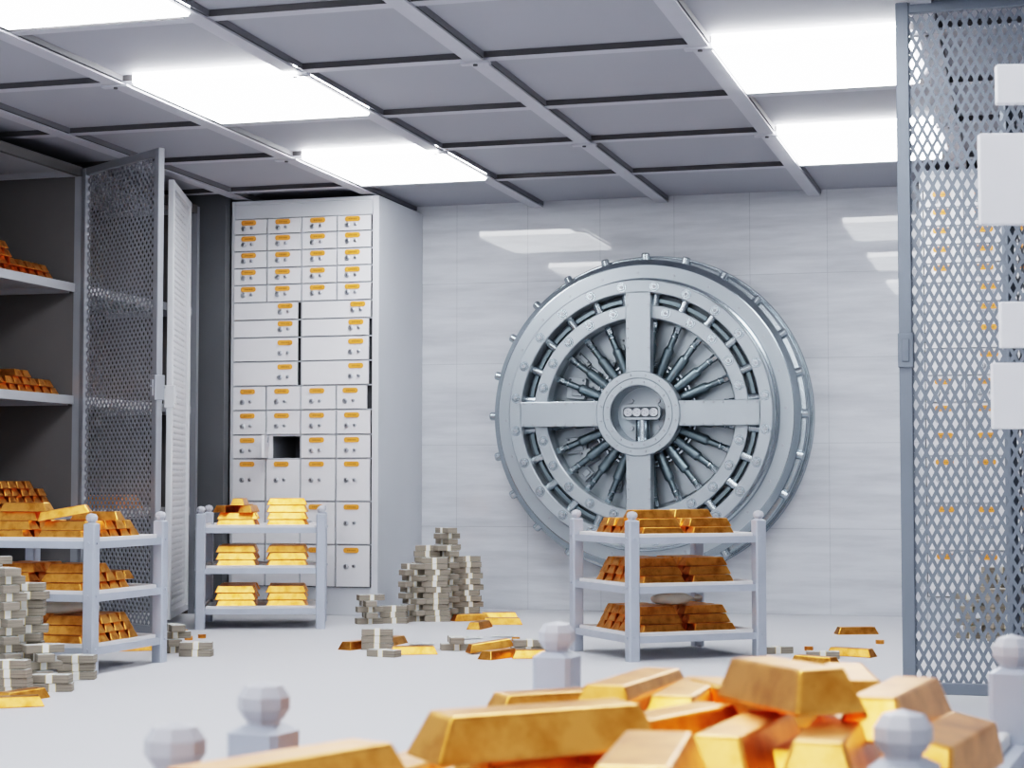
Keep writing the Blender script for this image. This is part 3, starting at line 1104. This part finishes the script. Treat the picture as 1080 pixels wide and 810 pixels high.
# loose notes lying about
m = MB()
n = 8
vs = []
for i in range(n + 1):
    x = -.078 + .156 * i / n
    zz = .004 + .010 * math.sin(i / n * PI * 1.3) ** 2
    vs += [(x, -.033, zz), (x, .033, zz + .002)]
m.add(vs, [(2 * i, 2 * i + 2, 2 * i + 3, 2 * i + 1) for i in range(n)], 0, True)
NOTE = m.mesh('banknote', [M_BILLT])
for k, (px, py, rz, ds) in enumerate(((445, 680, .2, 'left of the two bundle stack'), (497, 674, .5, 'right of the two bundle stack'), (532, 672, .1, 'behind the tilted gold bar'),
                                       (545, 676, -.3, 'beside the fallen bars before the vault rack'), (500, 679, 1.0, 'in front of the tilted gold bar'))):
    p = at_z(px, py)
    o = link('banknote', NOTE, None, (p.x, p.y, .001), (0, 0, YAW + rz))
    tag(o, 'loose grey banknote on the floor %s' % ds, 'banknote', 'loose banknotes')

# ------------------------------------------------------------------ bars lying on the floor
FG = 'gold bars on the floor'


def fbar(px, py, yaw, label, z=0.0, tilt=(0, 0)):
    p = at_z(px, py, z + .01)
    return bar((p.x, p.y, z), YAW + yaw, label, FG, tilt)


fbar(436, 688, .12, 'gold bar on the open floor right of the banknotes')
fbar(378, 682, 1.0, 'bright gold bar half behind the stack of three banknote bundles')
fbar(414, 678, 1.25, 'gold bar peeking out right behind the three banknote bundles')
fbar(496, 653, .45, 'dark gold bar at the left of the heap by the wall')
fbar(530, 657, .03, 'front gold bar of the heap by the wall')
fbar(506, 661, 1.25, 'gold bar lying nearest in the heap by the wall, its end facing front')
fbar(526, 651, .15, 'rear gold bar of the heap by the wall')
fbar(517, 683, .35, 'gold bar propped at a slant left of the fallen three', .020, (0, -.12))
fbar(526, 692, .95, 'dark gold bar under the slanted one')
fbar(566, 692, .05, 'dark gold bar beside the front ball post')
fbar(903, 667, .15, 'gold bar farthest back on the right floor')
fbar(898, 690, -.62, 'gold bar nearest the mesh door on the right floor')
fbar(860, 699, -.80, 'gold bar closest to the big heap on the right floor')
fbar(12, 743, .35, 'gold bar on the floor in the bottom left corner')
fbar(23, 736, 1.1, 'gold bar leaning behind the corner one, bottom left')
fbar(150, 684, .3, 'gold bar under the left rack edge by the mesh door')

# gold coin stacks
m = MB()
for k in range(4):
    m.lathe([(.0005, k * .006), (.024, k * .006), (.0255, k * .006 + .001), (.0255, k * .006 + .0048), (.024, k * .006 + .0055), (.0005, k * .006 + .0055)], 20, 0, 'z')
COIN = fix_normals(m.mesh('coin_stack', [GOLD]))
for px, py, ds in ((194, 668, 'behind the left banknote stack'), (199, 675, 'between banknotes and deposit rack'), (213, 673, 'at the foot of the deposit rack'), (147, 671, 'left one under the mesh door'),
                   (156, 672, 'right one under the mesh door'), (853, 686, 'beside the fallen bars on the right'), (928, 679, 'alone by the right mesh'), (544, 676, 'by the slanted gold bar')):
    p = at_z(px, py)
    tag(link('coin_stack', COIN, None, (p.x, p.y, 0)), 'small stack of gold coins %s' % ds, 'coins', 'gold coin stacks')

# ------------------------------------------------------------------ canvas sacks on the racks


def sack(loc, rotz, label, s=1.0):
    bm = bmesh.new()
    n, mseg = 14, 14
    rings = []
    for i in range(n + 1):
        t = i / n
        x = -.16 + .32 * t
        ry = .075 * (math.sin(PI * min(1, t * 1.15 + .06)) ** .5 if t < .86 else .45)
        rz_ = .038 * (math.sin(PI * min(1, t * 1.1 + .08)) ** .6 if t < .86 else .55)
        ring = []
        for j in range(mseg):
            a = 2 * PI * j / mseg
            w = 1 + .08 * math.sin(3 * a + 5 * t) + .05 * math.sin(9 * t + a)
            ring.append(bm.verts.new((x * s, ry * math.cos(a) * w * s, (max(-.030, rz_ * math.sin(a) * w) + .030) * s)))
        rings.append(ring)
    for i in range(n):
        for j in range(mseg):
            f = bm.faces.new((rings[i][j], rings[i][(j + 1) % mseg], rings[i + 1][(j + 1) % mseg], rings[i + 1][j])); f.smooth = True
    bm.faces.new(rings[0]); bm.faces.new(rings[-1][::-1])
    bmesh.ops.recalc_face_normals(bm, faces=bm.faces[:])
    me = bpy.data.meshes.new('canvas_sack'); bm.to_mesh(me); bm.free(); me.materials.append(M_SACK)
    o = link('canvas_sack', me, None, loc, (0, 0, rotz))
    o.modifiers.new('sub', 'SUBSURF').levels = 1
    return tag(o, label, 'sack')


p = on_rack(O_R, A_R, .42, .28)
sack((p[0], p[1], SHZ_R[0] + 3 * (BH + .0006) + .001), A_R + .1, 'rolled pale canvas sack on the bottom shelf bars of the vault rack')
p = on_rack(O_L, A_L, .50, .26)
sack((p[0], p[1], SHZ_R[0] + 4 * (BH + .0006) - .044), A_L + .15, 'rolled pale canvas sack on the bottom shelf bars of the left rack')

# ------------------------------------------------------------------ foreground racks and the gold heap
A_F = math.radians(84.5)
O_F = (-.126, 1.835)
FZ = (.10, .34, .581)
rack(O_F, A_F, 'pale steel rack under the big gold heap in the foreground', .95, .70, .676, FZ)
A_G = math.radians(-5)
cG = (-.777, 1.59)
LG, WG = .95, .71
og = (cG[0] + WG * math.sin(A_G), cG[1] - WG * math.cos(A_G))
rack(og, A_G, 'nearest steel rack, one ball post showing at the lower left', .95, .71, .672, FZ)

HG = 'gold bars heaped in the foreground'
zf = FZ[2] + .0006
# base layer on the pan
for j in range(3):
    for i in range(6):
        p = on_rack(O_F, A_F, .19 + j * .285, .105 + i * .1)
        bar((p[0], p[1], zf), A_F + random.uniform(-.015, .015), 'gold bar in the lowest layer of the foreground heap, row %s back, %s from right' % (ORD[j], ORD[i]), HG)


for j in range(2):
    for i in range(4):
        p = on_rack(O_F, A_F, .20 + j * .285, .15 + i * .1)
        bar((p[0], p[1], zf + BH + .0006), A_F + random.uniform(-.02, .02), 'gold bar in the second layer of the foreground heap, row %s back, %s from right' % (ORD[j], ORD[i]), HG)


def heap(px, py, z, yaw, label, tilt=(0, 0), big=False):
    p = at_z(px, py, z)
    # turn about the bar's middle
    R_ = Matrix.Rotation(YAW + yaw, 4, 'Z') @ Matrix.Rotation(tilt[1], 4, 'Y') @ Matrix.Rotation(tilt[0], 4, 'X')
    o = bar((0, 0, 0), 0, label, HG)
    o.data = BAR if big else BARH
    o.matrix_world = Matrix.Translation((p.x, p.y, z)) @ R_ @ Matrix.Translation((0, 0, -BH / 2))
    return o


R = math.radians
heap(566, 769, .698, R(29), 'long gold bar lying broadside at the front left of the heap', (R(2), 0))
heap(669, 733, .694, R(68), 'gold bar at the back left of the heap, end facing front')
heap(606, 745, .645, R(25), 'gold bar low at the back left, mostly behind the broadside bar')
heap(727, 743, .682, R(74), 'gold bar right beside the back left one, end toward front')
heap(829, 721, .730, R(102), 'large gold bar on the very top of the heap', (R(-2), R(2)))
heap(945, 746, .705, R(66), 'gold bar on the right shoulder of the heap, top gleaming')
heap(898, 727, .690, R(85), 'gold bar tucked behind the topmost bar on the right')
heap(1000, 790, .668, R(64), 'gold bar at the far right front of the heap', (R(12), 0))
heap(877, 791, .680, R(74), 'gold bar at front below the topmost bar, end facing us')
heap(786, 785, .675, R(68), 'gold bar front and center with dark shaded right side')
heap(682, 816, .696, R(80), 'gold bar with bright glare on top at front center', big=True)
heap(700, 773, .677, R(53), 'flat gold bar in the middle of the heap behind the glaring one')
heap(792, 745, .684, R(112), 'gold bar end peeking out under the topmost bar on the left')
heap(585, 815, .645, R(40), 'gold bar beneath the long broadside bar at front')
# on the nearest rack
for k, (dx, dy) in enumerate(((.53, .60), (.53, .49))):
    for j in range(2):
        p = on_rack(og, A_G, dx - .12, dy)
heap(300, 824, zf + BH * 2.5, R(52), 'gold bar cut off by the lower edge beside the ball post')
pp = at_z(300, 824, zf + BH * 2.5) - Vector((CF.x, CF.y, 0)) * .07
for k in range(2):
    bar((pp.x + .01 * k, pp.y - .01, zf + k * (BH + .0006)), YAW + R(40 + 8 * k), 'gold bar below the cut off bar on the nearest rack, %s' % ('lowest', 'middle')[k], HG)

# ------------------------------------------------------------------ camera
cd = bpy.data.cameras.new('camera')
cam = bpy.data.objects.new('camera', cd)
col.objects.link(cam)
cam.location = CAM
cam.rotation_euler = (PI / 2 + PITCH, 0, YAW)
cd.sensor_fit = 'HORIZONTAL'
cd.sensor_width = 36.0
cd.lens = FPX * 36.0 / 1080.0
cd.clip_start = .02
cd.dof.use_dof = True
cd.dof.focus_distance = 11.0
cd.dof.aperture_fstop = 10.5
scn.camera = cam

# ------------------------------------------------------------------ world and film
w = bpy.data.worlds.new('world')
w.use_nodes = True
w.node_tree.nodes['Background'].inputs['Color'].default_value = (.5, .55, .65, 1)
w.node_tree.nodes['Background'].inputs['Strength'].default_value = .3
scn.world = w
scn.view_settings.view_transform = 'Filmic'
scn.view_settings.look = 'High Contrast'
scn.view_settings.exposure = -0.33
scn.cycles.use_denoising = True
scn.cycles.max_bounces = 8
scn.cycles.diffuse_bounces = 5
scn.cycles.glossy_bounces = 4
scn.cycles.sample_clamp_indirect = 8
